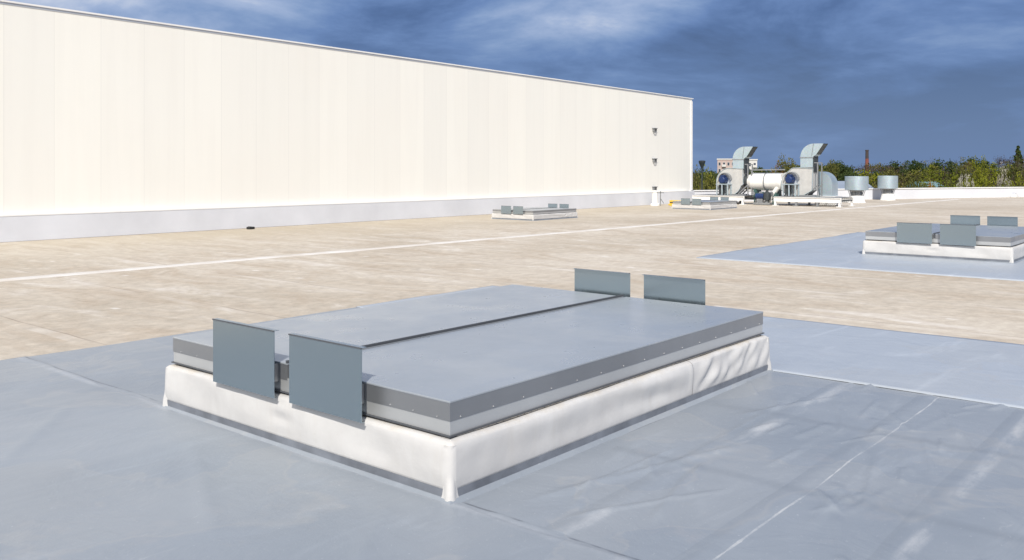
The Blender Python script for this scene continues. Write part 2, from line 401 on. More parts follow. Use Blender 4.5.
def grid_obj(name, P, material, parent=None):       # P: (n, m, 3) array of points
    n, m, _ = P.shape
    me = bpy.data.meshes.new(name)
    idx = np.arange(n*m).reshape(n, m)
    q = np.stack([idx[:-1, :-1], idx[1:, :-1], idx[1:, 1:], idx[:-1, 1:]], -1).reshape(-1, 4)
    me.from_pydata(P.reshape(-1, 3).tolist(), [], q.tolist())
    me.polygons.foreach_set('use_smooth', [True]*len(me.polygons)); me.materials.append(material); me.update()
    o = bpy.data.objects.new(name, me); COL.objects.link(o)
    if parent: o.parent = parent
    return o

# ------------------------------------------------------------------ the setting: land and roof
g = MB(); bmesh.ops.create_grid(g.bm, x_segments=2, y_segments=2, size=2500)
go = g.build('ground', M['grass']); go.location = (0, 0, -8); tag(go, kind='structure')

CORN = Vector((41.6, 22.66, 0)); END = Vector((63.4, 11.19, 0)); pd = (END-CORN).normalized()
FAR = CORN + pd*75
roof_out = [(-40, 22.66), (CORN.x, CORN.y), (FAR.x, FAR.y), (60, -60), (-40, -60)]
m = bmesh.new()
a = [m.verts.new((x, y, 0)) for x, y in roof_out]; m.faces.new(a[::-1] if False else a)
b = [m.verts.new((x, y, -8.1)) for x, y in roof_out]
for i in range(5): m.faces.new((a[i], b[i], b[(i+1) % 5], a[(i+1) % 5]))
rm = MB(); rm.bm.free(); rm.bm = m
tag(rm.build('roof_deck', M['beige']), kind='structure')

# pale lap strip that crosses the roof parallel to the hall (a wandering edge)
xs = np.linspace(-12, 56, 260)
P = np.zeros((len(xs), 4, 3))
for i, x in enumerate(xs):
    yc = 14.86 - .030*(x-3) + .05*noise.noise((x*.35, 0, 0))
    w = .16 + .05*noise.noise((x*.8, 5, 0))
    for j, (o, z) in enumerate(((-w-.01, 0.001), (-w, .008), (w, .008), (w+.01, .001))): P[i, j] = (x, yc+o, z)
tag(grid_obj('lap_strip', P, M['strip']), kind='structure')

def fold(x, y, ax, ay, bx, by, w, h):               # a soft ridge between two points
    dx, dy = bx-ax, by-ay; L = math.hypot(dx, dy); ux, uy = dx/L, dy/L
    s = (x-ax)*ux+(y-ay)*uy; t = -(x-ax)*uy+(y-ay)*ux
    e = np.clip(np.minimum(s, L-s)/(.25*L), 0, 1)
    e = e*e*(3-2*e)
    return h*np.exp(-(t/w)**2)*e
def waves(x, y, seed, f, amp):
    rs = np.random.RandomState(seed); z = 0*x
    for k in range(7):
        an = rs.rand()*6.28; fr = f*(.6+1.3*rs.rand())
        z = z+np.sin((x*math.cos(an)+y*math.sin(an))*fr+rs.rand()*6.28+1.3*np.sin((x*math.sin(an)-y*math.cos(an))*fr*.5))
    return amp*z/7
rs = np.random.RandomState(3)
folds = [(3.35, 2.9, 5.3, 2.35, .035, .010), (4.3, 2.55, 6.2, 2.62, .03, .008), (3.6, 2.2, 4.6, 2.45, .03, .010),
         (5.6, 2.75, 6.7, 2.35, .03, .009), (6.1, 2.2, 6.9, 2.5, .03, .009), (4.5, 1.5, 5.4, 1.72, .025, .010), (5.2, 1.35, 6.0, 1.62, .025, .010),
         (6.0, 1.4, 6.8, 1.7, .025, .010), (3.7, 1.3, 4.4, 1.6, .03, .009), (5.6, 2.0, 6.3, 2.25, .025, .008),
         (6.2, .6, 7.0, 1.1, .03, .010), (3.6, 2.75, 4.9, 2.7, .02, .007), (3.4, 2.6, 4.4, 2.1, .02, .007),
         (2.2, 3.6, 3.0, 5.2, .05, .006), (1.9, 5.4, 2.9, 6.6, .05, .006), (2.4, 2.9, 3.1, 3.4, .04, .007)]
for k in range(46):
    ax = 3.4+3.6*rs.rand(); ay = .6+2.3*rs.rand(); an = rs.uniform(-.5, .8); L = rs.uniform(.25, .8)
    folds.append((ax, ay, ax+L*math.cos(an), ay+L*math.sin(an), rs.uniform(.016, .035), rs.uniform(.004, .011)))
def sheet(name, x0, x1, y0, y1, z, material, step, fl=(), seed=1, lapx=(), lapy=(), amp=.004, edge=.0, fine=None, lift=None):
    if fine:
        (a0, a1), (b0, b1) = fine
        gx = np.concatenate([np.arange(x0, a0, step), np.arange(a0, a1, .0125), np.arange(a1, x1+.001, .0125)])
        gy = np.concatenate([np.arange(y0, b0, step*1.6), np.arange(b0, b1, .0125), np.arange(b1, y1+step/2, step)])
    else: gx = np.arange(x0, x1+step/2, step); gy = np.arange(y0, y1+step/2, step)
    def rim(g_): return np.concatenate([[g_[0], g_[0]+.005], g_[1:-1], [g_[-1]-.005, g_[-1]]])
    gx = rim(gx); gy = rim(gy)
    A, B = np.meshgrid(gx, gy, indexing='ij')
    H = z + waves(A, B, seed, 1.7, amp) + waves(A, B, seed+9, 6.5, amp*.28) + amp
    for f_ in fl: H = H + fold(A, B, *f_)
    for lx, s in lapx:
        wob = .03*np.sin(B*1.7)+.012*np.sin(B*6.1+1)
        H = H + s*(1/(1+np.exp(-(A-lx-wob)/.006)))
    for ly, s, xa in lapy:
        t = B-ly-.012*np.sin(A*3.1)
        H = H + np.where((A > xa[0]) & (A < xa[1]), s*np.exp(-(t/.05)**4), 0)
    # wavy sheet outline
    A2 = A.copy(); B2 = B.copy()
    if edge:
        wx = edge*np.sin(B*.9)+edge*.4*np.sin(B*3.7); A2[-2:, :] += wx[-2:, :]; A2[:2, :] += edge*.5*np.sin(B[:2, :]*1.1)
        B2[:, -2:] += edge*np.sin(A[:, -2:]*.8)+edge*.4*np.sin(A[:, -2:]*4.1)
        H[-1, :] = .001; H[0, :] = .001 if lift is None else lift; H[:, -1] = .001; H[:, 0] = .001
    return tag(grid_obj(name, np.stack([A2, B2, H], -1), material), kind='structure')
sheet('membrane_apron', -6, 7.16, -6, 8.5, .012, M['mem'], .03, folds, 4,
      lapx=((3.27, -.007),), lapy=((1.86, .004, (3.3, 7.05)), (1.22, .004, (3.3, 7.05)), (2.50, .004, (3.3, 7.05)), (.58, .004, (3.3, 7.05))), edge=.015, fine=((3.0, 7.1), (.2, 3.1)))
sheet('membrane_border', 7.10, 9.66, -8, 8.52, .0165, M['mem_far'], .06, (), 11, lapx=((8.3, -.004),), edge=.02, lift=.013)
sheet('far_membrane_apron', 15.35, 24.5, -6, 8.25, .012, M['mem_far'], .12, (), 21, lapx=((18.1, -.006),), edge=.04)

# ------------------------------------------------------------------ hall
hall = empty('warehouse_hall', (41.62, 22.66, 0), 0, 'long cream white metal clad hall rising above the roof', 'building')
hw = MB(); x0, x1 = -81.6, 0.0
top = lambda x: 5.42 + (.25/33.4)*(-x)
m = hw.bm
v_ = [m.verts.new(p) for p in ((x0, 0, -8), (x1, 0, -8), (x1, 0, top(x1)), (x0, 0, top(x0)), (x0, 40, -8), (x1, 40, -8), (x1, 40, top(x1)), (x0, 40, top(x0)))]
for f_ in ((0, 1, 2, 3), (1, 5, 6, 2), (5, 4, 7, 6), (4, 0, 3, 7), (3, 2, 6, 7)): m.faces.new([v_[i] for i in f_])
hw.build('wall', M['wall'], hall)
def sloped(name, y0, y1, dz0, dz1, mt, xa=x0, xb=x1):
    b_ = MB(); mm = b_.bm
    q = [mm.verts.new(p) for p in ((xa, y0, top(xa)+dz0), (xb, y0, top(xb)+dz0), (xb, y0, top(xb)+dz1), (xa, y0, top(xa)+dz1),
                                   (xa, y1, top(xa)+dz0), (xb, y1, top(xb)+dz0), (xb, y1, top(xb)+dz1), (xa, y1, top(xa)+dz1))]
    for f_ in ((0, 1, 2, 3), (1, 5, 6, 2), (5, 4, 7, 6), (4, 0, 3, 7), (3, 2, 6, 7), (0, 4, 5, 1)): mm.faces.new([q[i] for i in f_])
    return b_.build(name, mt, hall)
sloped('coping', -.035, .5, .003, .045, M['trim'], x0, x1+.10)
sloped('coping_shade_strip', -.012, -.003, -.05, -.001, M['coping'])  # grey-blue strip that puts the shadow line under the coping into colour
pl = MB(); pl.box((x0, -.15, .002), (0, -.003, .60), .01); pl.build('plinth', M['plinth'], hall)
pf = MB()
for k in range(28):
    xa = x0+k*3.0
    if xa < -1: pf.box((xa, -.156, .602), (min(xa+2.994, 0), -.003, .640), .004)
pf.build('plinth_flashing', M['trim'], hall)
ct = MB(); ct.box((-.14, -.030, .65), (.02, -.003, 5.30)); ct.build('corner_trim', M['trim'], hall)
for z in (.86, 2.24, 3.73):                   # wall ladder brackets
    br = MB(); br.box((-4.02, -.14, z), (-3.70, -.004, z+.03)); br.box((-3.98, -.12, z-.13), (-3.95, -.004, z)); br.box((-3.77, -.12, z-.13), (-3.74, -.004, z))
    br.box((-3.96, -.12, z-.16), (-3.76, -.09, z-.13))
    br.build('bracket', M['grey'], hall)

# parapet at the far edge of the roof
par = empty('parapet', CORN, math.atan2(pd.y, pd.x), 'long low white parapet edging the far roof', 'parapet')
pb = MB(); pb.box((.12, .0, -.2), (75, .35, .585), .01); pb.build('wall', M['plinth'], par)
pc = MB()
for k in range(25):
    pc.box((.12+k*3, -.05, .588), (.12+k*3+2.99, .40, .635), .006)
pc.build('coping', M['trim'], par)

# ------------------------------------------------------------------ roof hatch
LX, LY = 3.86, 2.83; HX, HY = LX/2, LY/2
def make_hatch():
    root = empty('roof_hatch', (5.165, 4.545, 0), 0)
    # fabric wrapped kerb, one surface round all four sides
    per = []
    def side(a, b_, n, nrm, k):
        for i in range(n):
            t = i/n; per.append((a[0]+(b_[0]-a[0])*t, a[1]+(b_[1]-a[1])*t, nrm, k, t))
    r = .035
    c = [(-HX, -HY), (HX, -HY), (HX, HY), (-HX, HY)]
    nr = [(0, -1), (1, 0), (0, 1), (-1, 0)]
    ring = []
    for k in range(4):
        a = Vector(c[k]); b_ = Vector(c[(k+1) % 4]); u = (b_-a).normalized(); L = (b_-a).length
        n = int(L/.025)
        for i in range(n+1):
            s = r + (L-2*r)*i/n
            ring.append((a+u*s, Vector(nr[k]), k, s))
        nx = Vector(nr[(k+1) % 4]); cc = b_ - u*r - Vector(nr[k])*r
        for j in range(1, 5):
            an = j/5*math.pi/2; d = Vector(nr[k])*math.cos(an)+nx*math.sin(an)
            ring.append((cc+d*r, d, 10+k, 0))
    prof = [(-.012, .060), (0, .064), (.004, .10), (.006, .15), (.006, .19), (.005, .24), (.002, .278), (-.004, .299), (-.016, .311), (-.034, .316), (-.10, .318)]
    m_ = []
    for o_, z in prof: m_.append((o_, z))
    # refine the profile
    pr = []
    for (o0, z0), (o1, z1) in zip(m_, m_[1:]):
        for s in (0, .5): pr.append((o0+(o1-o0)*s, z0+(z1-z0)*s))
    pr.append(m_[-1])
    P = np.zeros((len(ring)+1, len(pr), 3))
    for i in range(len(ring)+1):
        p, nv, k, s = ring[i % len(ring)]
        for j, (o_, z) in enumerate(pr):
            hgt = min(1, max(0, (z-.07)/.08))*min(1, max(0, (.322-z)/.06))
            q = Vector((p.x, p.y, z))
            d = .010*noise.noise(q*1.9)+.006*noise.noise(q*5.5+Vector((3, 1, 7)))
            if k == 0:                                  # long side nearest the right of the view
                e = min(1, max(0, (s-2.5)/.12))
                d += e*.022*noise.noise(Vector(((s-z*1.3)*9, (s+z)*2.2, 4)))+e*.010*math.sin((s-z*1.2)*19+5*noise.noise(q*3))*(.5+noise.noise(q*4))
                e2 = math.exp(-((s-1.95)/.45)**2)
                d += e2*.014*math.sin((z-.12)*26+s*2.0)
                e3 = math.exp(-((s-2.50)/.02)**2); d += .007*e3 - .006*math.exp(-((s-2.53)/.015)**2)
                e4 = math.exp(-((s-.9)/.5)**2); d += e4*.008*math.sin(z*22+s*1.1+.6)
            if k == 3:                                  # short side facing left of the view
                d += .006*math.exp(-((s-1.4)/.10)**2)*math.sin(z*60)+.005*math.sin(s*7+z*9)
            d *= hgt
            sag = -.006*noise.noise(Vector((p.x*3, p.y*3, 9)))*(1 if z > .3 else 0) - .004*(z > .3)
            P[i, j] = (p.x+nv.x*(o_+d), p.y+nv.y*(o_+d), z+sag)
    grid_obj('kerb_wrap', P, M['wrap'], root)
    b_ = MB()                                           # slate upstand round the foot
    for (a, e) in (((-HX-.004, -HY-.004, 0), (HX+.004, -HY+.02, .070)), ((-HX-.004, HY-.02, 0), (HX+.004, HY+.004, .070)),
                   ((-HX-.004, -HY+.0215, 0), (-HX+.02, HY-.0215, .070)), ((HX-.02, -HY+.0215, 0), (HX+.004, HY-.0215, .070))):
        b_.box(a, e)
    b_.build('foot_flashing', M['strip_dark'], root)
    # weld skirt lying on the deck
    sk = MB(); mm = sk.bm; pts = []
    N_ = 60
    out = []; inn = []
    for k in range(4):
        a = Vector(c[k]); e = Vector(c[(k+1) % 4])
        for i in range(N_):
            p = a.lerp(e, i/N_); w = .05+.02*noise.noise(Vector((p.x*2.2, p.y*2.2, 1)))
            dn = Vector((p.x/HX, p.y/HY)); dn = Vector((math.copysign(1, p.x) if abs(dn.x) > .999 else 0, math.copysign(1, p.y) if abs(dn.y) > .999 else 0))
            out.append(mm.verts.new((p.x+dn.x*w*.7, p.y+dn.y*w*.7, .008))); inn.append(mm.verts.new((p.x+dn.x*.002, p.y+dn.y*.002, .030)))
    n = len(out)
    for i in range(n): mm.faces.new((out[i], out[(i+1) % n], inn[(i+1) % n], inn[i]))
    sk.build('weld_skirt', M['mem'], root, True)
    for sx, sy in ((-1, -1), (1, -1), (-1, 1), (1, 1)):  # folded white corner patches
        rn = random.Random(sx*3+sy); ccx, ccy = sx*(HX-r), sy*(HY-r)
        rows = []
        for k in range(15):
            t = k/14; z = .004+t*.290
            tab = .008+.030*math.exp(-t*12)+.002*rn.random()
            of = .003+.010*(1-t)**.5+.014*math.exp(-(t/.32)**4)
            of2 = .001+.005*(1-t)+.006*math.exp(-t*14)
            row = [(ccx-sx*(tab+.004), ccy+sy*(r-.004), z), (ccx-sx*tab, ccy+sy*(r+of2), z)]
            for j in range(7):
                an = math.pi/2*(1-j/6); o_ = of2+(of-of2)*math.sin(j/6*math.pi)
                row.append((ccx+sx*(r+o_)*math.cos(an), ccy+sy*(r+o_)*math.sin(an), z))
            row += [(ccx+sx*(r+of2), ccy-sy*tab, z), (ccx+sx*(r-.004), ccy-sy*(tab+.004), z)]
            rows.append([(q[0], q[1], q[2]+.0015*rn.uniform(-1, 1)) for q in row])
        cp = MB(); mm = cp.bm; vv_ = [[mm.verts.new(q) for q in row] for row in rows]
        for A_, B_ in zip(vv_, vv_[1:]):
            for i in range(10): mm.faces.new((A_[i], A_[i+1], B_[i+1], B_[i]))
        mm.faces.new(vv_[0]); mm.faces.new(vv_[-1][::-1])
        cp.build('corner_patch', M['wrap'], root, True)
    e = .040
    gk = MB(); gk.box((-HX+e+.03, -HY+e+.03, .29), (HX-e-.03, HY-e-.03, .338)); gk.build('gasket', M['dark'], root)
    sl_ = MB()                                           # bead of tan sealant peeping from under the cap on the long side
    for k in range(60):
        t = k/60; x = -HX+.1+t*(LX-.2)
        sl_.bar((x, -HY+.052, .322+.003*noise.noise(Vector((x*4, 0, 0)))), (x+.064, -HY+.052, .322+.003*noise.noise(Vector(((x+.06)*4, 0, 0)))), .014)
    sl_.build('sealant_bead', M['sealant'], root)
    fr = MB()
    x0_, x1_, y0_, y1_ = -HX+e+.006, HX-e-.006, -HY+e+.006, HY-e-.006
    fr.box((x0_, y0_, .331), (x1_, y1_, .416), .002); fr.build('cap_frame', M['frame'], root)
    lp = MB()
    for (a, b2) in (((x0_-.012, y0_-.012, .326), (x1_+.012, y0_, .333)), ((x0_-.012, y1_, .326), (x1_+.012, y1_+.012, .333)),
                    ((x0_-.012, y0_, .326), (x0_, y1_, .333)), ((x1_, y0_, .326), (x1_+.012, y1_, .333))): lp.box(a, b2)
    lp.build('drip_lip', M['seam'], root)
    def leafpart(y0, y1, nm):
        l = MB(); X0, X1 = -HX+e, HX-e
        l.box((X0, y0, .499), (X1, y1, .510), .004); l.build('lid', M['lid'], root)
        s_ = MB()
        s_.box((X0+.003, y0+.003, .405), (X1-.003, y1-.003, .500))
        return s_.build('lid_skirt', M['skirt'], root)
    leafpart(-HY+e, -.015, 1); leafpart(.015, HY-e, 2)
    sm = MB(); sm.box((-HX+e+.01, -.0148, .417), (HX-e-.01, .0148, .488)); sm.build('centre_seam', M['seam'], root)
    ng = MB()                                            # raised standing edge beside the seam
    ng.box((-HX+e, .0152, .5102), (HX-e, .030, .527)); ng.build('seam_rib', M['seam'], root)
    # deflector plates, thin folded sheets on brackets
    for (ya, yb, s) in ((.025, .705, -1), (-.785, -.125, -1), (-.005, .645, 1), (-.79, -.155, 1)):
        px = s*(HX-e+.085)
        p = MB(); p.box((px-.0015, ya, .310), (px+.0015, yb, .722))
        p.box((min(px-s*.0015, px-s*.034), ya, .7195), (max(px-s*.0015, px-s*.034), yb, .7225))
        p.box((min(px-s*.0015, px-s*.018), ya, .310), (max(px-s*.0015, px-s*.018), yb, .3125))
        d = p.build('deflector_plate', M['plate'], root)
        e_ = MB(); xa, xb = sorted((px-.0017, px-.0075)); e_.box((xa, ya-.001, .7155), (xb, yb+.001, .7235)); e_.build('edge_shade', M['seam'], d)  # thin dark strip, shading of the folded top edge put into its colour
        for yy in (ya+.10, yb-.10):
            k_ = MB(); xa, xb = sorted((px-s*.0018, s*(HX-e-.001)))
            k_.box((xa, yy-.02, .385), (xb, yy+.02, .389)); k_.box((xa, yy-.02, .385), (xb, yy-.017, .50)); k_.build('bracket', M['skirt'], d)
    def riv(x, y, z, nx, ny):
        q = MB(); q.tube((x, y, z), (x+nx*.005, y+ny*.005, z), .0045, .003, 8); q.build('rivet', M['rivet'], root)
    n = 15
    for k in range(n):
        x = -HX+.12+k*(LX-.24)/(n-1)
        riv(x, -HY+e+.002, .417, 0, -1)
    for y in (-1.28, -1.10, -.92, .80, 1.05, 1.26): riv(-HX+e+.002, y, .417, -1, 0)
    return root
h1 = make_hatch()
tag(h1, 'large grey double leaf roof hatch on a white kerb in the foreground', 'roof hatch', 'roof hatches with steel deflector plates')
hatches = [((18.08, 3.37, 0), .94, 'grey roof hatch on white kerb at right on its blue grey membrane', 'b'),
           ((23.10, 18.50, 0), .655, 'low grey roof hatch standing alone in front of the long hall', 'c'),
           ((34.2, 17.75, 0), .655, 'low grey roof hatch just in front of the left fan platform beside the yellow barrier', 'd')]
for (loc, s, lab, _) in hatches:
    c_ = copy_tree(h1, None, ('rivet', 'sealant_bead'))
    if s < 1: c_.location = (loc[0]+HX*s, loc[1]+HY*s, 0)
    else: c_.location = loc
    c_.scale = (s, s, s); c_['label'] = lab

# ------------------------------------------------------------------ fan units
RZ = -math.pi/2                     # local x runs to the right of the view, local y away from it
def fan_unit(loc, s, label, octa):
    root = empty('exhaust_fan', loc, RZ, label, 'exhaust fan', 'curved duct exhaust fans on the far roof'); root.scale = (s, s, s)
    cx_, cz = 0, 1.08
    pts = []
    if octa:
        pts = [(-.72, .72), (-.50, .47), (.30, .47), (.72, .72), (.76, 1.72), (.10, 1.76), (-.22, 1.74), (-.66, 1.36), (-.74, 1.1)]
    else:
        for k in range(22):
            an = R_(-15) - k/21*R_(255)
            r = .64+.10*k/21
            pts.append((cx_+r*math.cos(an), cz+r*math.sin(an)*.98))
        pts = [(.72, 1.76), (.74, 1.0)]+pts[0:]
        pts = [p for p in pts if p[0] < .73 or p[1] > .9]
    sc_ = MB(); sc_.prism(pts, 0, .62); sc_.build('scroll_casing', M['scroll'], root)
    rim = MB()
    for (xa, za), (xb, zb) in zip(pts, pts[1:]+pts[:1]):
        rim.bar((xa, -.012, za), (xb, -.012, zb), .035, .02)
    rim.build('casing_rim', M['galv'], root)
    # arch hood, motor and stand
    ar = MB(); pr_ = None
    for k in range(13):
        an = math.pi*k/12; p = (-.20+.33*math.cos(an), -.10, 1.22+.33*math.sin(an))
        if pr_: ar.bar(pr_, p, .16, .035)
        pr_ = p
    ar.build('motor_hood', M['grey'], root)
    inl = MB(); inl.tube((-.20, -.02, 1.22), (-.20, 0.02, 1.22), .30, seg=28); inl.build('inlet_plate', M['coping'], root)
    mo = MB(); mo.tube((-.22, -.42, 1.20), (-.22, -.02, 1.20), .17, seg=22); mo.tube((-.22, -.46, 1.20), (-.22, -.42, 1.20), .13, .17, 22)
    mo.box((-.32, -.36, 1.36), (-.12, -.16, 1.45), .01)
    for k in range(12):
        an = k/12*2*math.pi; mo.bar((-.22+.17*math.cos(an), -.4, 1.2+.17*math.sin(an)), (-.22+.17*math.cos(an), -.06, 1.2+.17*math.sin(an)), .02, .03)
    mo.build('motor', M['blue'], root)
    st = MB()
    for x in (-.48, -.20, .10): st.box((x-.025, -.44, .45), (x+.025, -.39, 1.0)); st.box((x-.025, -.06, .45), (x+.025, -.02, 1.0))
    st.box((-.52, -.46, .97), (.14, -.02, 1.01)); st.build('motor_stand', M['galv'], root)
    sd = MB(); sd.box((-.44, -.30, .50), (-.24, -.10, .96), .01); sd.build('control_box', M['charcoal'], root)
    ba = MB(); ba.prism([(-.78, .42), (.80, .42), (.70, .50), (-.68, .50)], -.05, .66); ba.build('base_frame', M['grey'], root)
    # duct: straight piece, bend and slanted mouth
    d0, d1 = .16, .74; y0, y1 = .02, .60
    du = MB(); du.prism([(d0, 1.765), (d1, 1.765), (d1, 2.22), (d0, 2.22)], y0, y1); du.build('duct', M['galv'], root)
    ou = [(d0, 2.24)]; R0 = .62
    for k in range(1, 9):
        an = math.pi-k/9*math.pi/2; ou.append((d0+R0+R0*math.cos(an), 2.24+R0*math.sin(an)))
    ou += [(d0+R0, 2.24+R0), (1.24, 2.855)]
    inn_ = [(.90, 2.36), (.82, 2.31), (d1, 2.24)]
    el = MB(); mm = el.bm
    # open shell so the mouth is a real opening with a screen inside
    o0 = [mm.verts.new((x, y0, z)) for x, z in ou]; o1 = [mm.verts.new((x, y1, z)) for x, z in ou]
    i0 = [mm.verts.new((x, y0, z)) for x, z in inn_[::-1]]; i1 = [mm.verts.new((x, y1, z)) for x, z in inn_[::-1]]
    for A, B in ((o0, o1), (i1, i0)):
        for k in range(len(A)-1): mm.faces.new((A[k], A[k+1], B[k+1], B[k]))
    mm.faces.new(o0+i0[::-1]); mm.faces.new(o1+i1[::-1])
    el.build('duct_bend', M['galv'], root)
    mu = MB(); mu.prism([(1.215, 2.84), (.895, 2.375), (.875, 2.385), (1.19, 2.85)], y0+.01, y1-.01); mu.build('mesh_screen', M['charcoal'], root)
    for z in (1.765, 2.225):
        fl = MB(); fl.box((d0-.03, y0-.03, z-.012), (d1+.03, y1+.03, z+.02)); fl.build('duct_flange', M['grey'], root)
    fl = MB(); fl.bar((d0+R0, y0-.006, 2.24+R0), (d1-.05, y0-.006, 2.28), .02, .02); fl.build('duct_rib', M['grey'], root)
    sp_ = MB(); sp_.box((d1+.004, .06, 1.55), (d1+.05, .56, 2.32)); sp_.build('side_shade_strip', M['charcoal'], root)  # dark strip standing in for the bend's shadow on the duct side
    lg = MB()
    for y in (.05, .55):
        lg.bar((d1+.22, y, .45), (d1+.22, y, 2.0), .045); lg.bar((d1+.06, y, 1.98), (d1+.24, y, 1.98), .04)
        lg.bar((.45, y, .5), (1.0, y, 1.0), .05)
    lg.build('support_leg', M['grey'], root)
    return root
GX = 41.0
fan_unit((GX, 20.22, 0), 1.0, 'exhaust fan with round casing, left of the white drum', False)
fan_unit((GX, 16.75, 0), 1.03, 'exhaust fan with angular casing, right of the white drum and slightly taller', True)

# white drum silencer between the fans
dr = empty('drum_silencer', (GX+.35, 19.05, 0), RZ, 'white horizontal drum silencer lying between the two exhaust fans', 'silencer')
b_ = MB(); b_.tube((-.05, 0, 1.13), (1.42, 0, 1.13), .42, seg=36); b_.tube((1.42, 0, 1.13), (1.55, 0, 1.13), .42, .30, 36); b_.tube((-.25, 0, 1.13), (-.05, 0, 1.13), .34, .42, 36)
b_.build('body', M['drum'], dr, True)
b_ = MB(); b_.tube((.62, 0, 1.13), (.68, 0, 1.13), .435, seg=36); b_.build('strap', M['grey'], dr)
b_ = MB(); b_.tube((-.46, 0, 1.16), (-.24, 0, 1.15), .33, seg=28); b_.build('flexible_connector', M['charcoal'], dr, True)
for x in (.15, 1.2):
    b_ = MB(); b_.prism([(x-.06, .45), (x+.06, .45), (x+.05, .75), (x-.05, .75)], -.34, .34); b_.box((x-.1, -.36, .40), (x+.1, .36, .45)); b_.build('saddle', M['green'], dr)
b_ = MB(); b_.prism([(1.50, .74), (1.95, .62), (1.95, 1.62), (1.50, 1.52)], -.3, .35); b_.build('transition', M['scroll'], dr)
b_ = MB(); b_.bar((-.05, -.3, 1.70), (1.7, -.3, 1.72), .05); b_.bar((-.0, -.3, .45), (-.0, -.3, 1.70), .05); b_.build('pipe_rail', M['grey'], dr)

# rounded intake duct right of the second fan
bd = empty('bent_duct', (GX+1.0, 15.95, 0), RZ, 'pale rounded duct bending down to the roof right of the taller fan', 'duct')
pts = [(-.75, .75), (-.75, 1.62), (-.1, 1.62)]
for k in range(1, 10):
    an = math.pi/2-k/9*math.pi/2; pts.append((-.1+.62*math.cos(an), 1.0+.62*math.sin(an)))
pts += [(.52, .45), (-.12, .45), (-.14, .70)]
b_ = MB(); b_.prism(pts, 0, .75); b_.build('elbow', M['galv'], bd)
b_ = MB(); b_.box((-.30, -.06, .02), (.70, .80, .46), .01); b_.build('curb', M['white'], bd)
b_ = MB(); b_.box((-.80, -.03, .72), (-.76, .78, 1.66)); b_.build('flange', M['grey'], bd)
b_ = MB(); b_.prism([(-1.15, .42), (-.45, .42), (-.30, .70), (-1.15, .66)], -.35, -.05); b_.build('drip_tray', M['grey'], bd)

# steel platforms
def platform(loc, L, label):
    root = empty('steel_platform', loc, RZ, label, 'platform', 'white steel platforms under the exhaust fans')
    for y in (-.55, 1.05):
        b = MB(); b.box((0, y-.06, .40), (L, y+.06, .425)); b.box((0, y-.06, .20), (L, y+.06, .225)); b.box((0, y-.012, .225), (L, y+.012, .40)); b.box((-.02, y-.06, .2), (0, y+.06, .425)); b.box((L, y-.06, .2), (L+.02, y+.06, .425))
        b.build('beam', M['white'], root)
        n = max(2, round(L/1.05)+1)
        for k in range(n):
            x = .05+k*(L-.1)/(n-1)
            l = MB(); l.box((x-.045, y-.045, .03), (x+.045, y+.045, .20)); l.box((x-.12, y-.12, .004), (x+.12, y+.12, .03)); l.build('leg', M['white'] if k in (0, n-1) else M['grey'], root)
    n = int(L/.5)
    b = MB()
    for k in range(n+1): x = .03+k*(L-.06)/n; b.box((x-.02, -.488, .26), (x+.02, .988, .32))
    b.build('cross_member', M['charcoal'], root)
    b = MB()
    for k in range(int(L/.09)): b.box((.01+k*.09, -.6, .4272), (.05+k*.09, 1.1, .436))
    b.build('grating', M['grey'], root)
    return root
platform((GX, 21.95, 0), 2.75, 'white steel platform under the round cased fan at left')
platform((GX, 17.62, 0), 3.15, 'white steel platform under the taller angular fan at right')
# clutter between the platforms
pu = empty('pump', (GX-.2, 18.45, 0), RZ, 'small dark blue pump on the roof between the two platforms', 'pump')
b_ = MB(); b_.tube((-.25, 0, .42), (.15, 0, .42), .14, seg=18); b_.build('motor', M['blue'], pu, True)
b_ = MB(); b_.lathe([(.03, .2), (.17, .24), (.19, .42), (.17, .6), (.06, .66), (.06, .78)], 18, (.3, 0, 0)); b_.build('casing', M['charcoal'], pu, True)
b_ = MB(); b_.box((-.35, -.16, .02), (.5, .16, .12)); b_.box((-.2, -.08, .12), (.1, .08, .30)); b_.box((.24, -.08, .12), (.36, .08, .24)); b_.build('base', M['grey'], pu)
wp = empty('waste_pipe', (GX+.1, 18.15, 0), RZ, 'white pipe slanting down to the roof below the drum', 'pipe')
b_ = MB(); b_.tube((-.12, 0, .14), (.42, 0, .86), .12, seg=18); b_.build('pipe', M['drum'], wp, True)
b_ = MB(); b_.lathe([(.16, .004), (.16, .10), (.13, .14), (.13, .2)], 18, (-.14, 0, 0)); b_.build('collar', M['drum'], wp, True)
vv = empty('valve_manifold', (GX+.15, 18.75, 0), RZ, 'dark green valve manifold with handwheels under the white drum', 'valves')
b_ = MB(); b_.tube((-.35, 0, .52), (.95, 0, .52), .05, seg=12); b_.build('pipe', M['green'], vv, True)
for x in (-.2, .2, .75):
    b_ = MB(); b_.tube((x, 0, .04), (x, 0, .52), .035, seg=10); b_.tube((x, -.12, .55), (x, .12, .55), .08, seg=12); b_.build('valve', M['green'], vv, True)
    b_ = MB(); b_.tube((x, -.20, .55), (x, -.18, .55), .10, seg=14); b_.tube((x, -.20, .55), (x, 0, .55), .015, seg=8); b_.build('handwheel', M['grey'], vv)

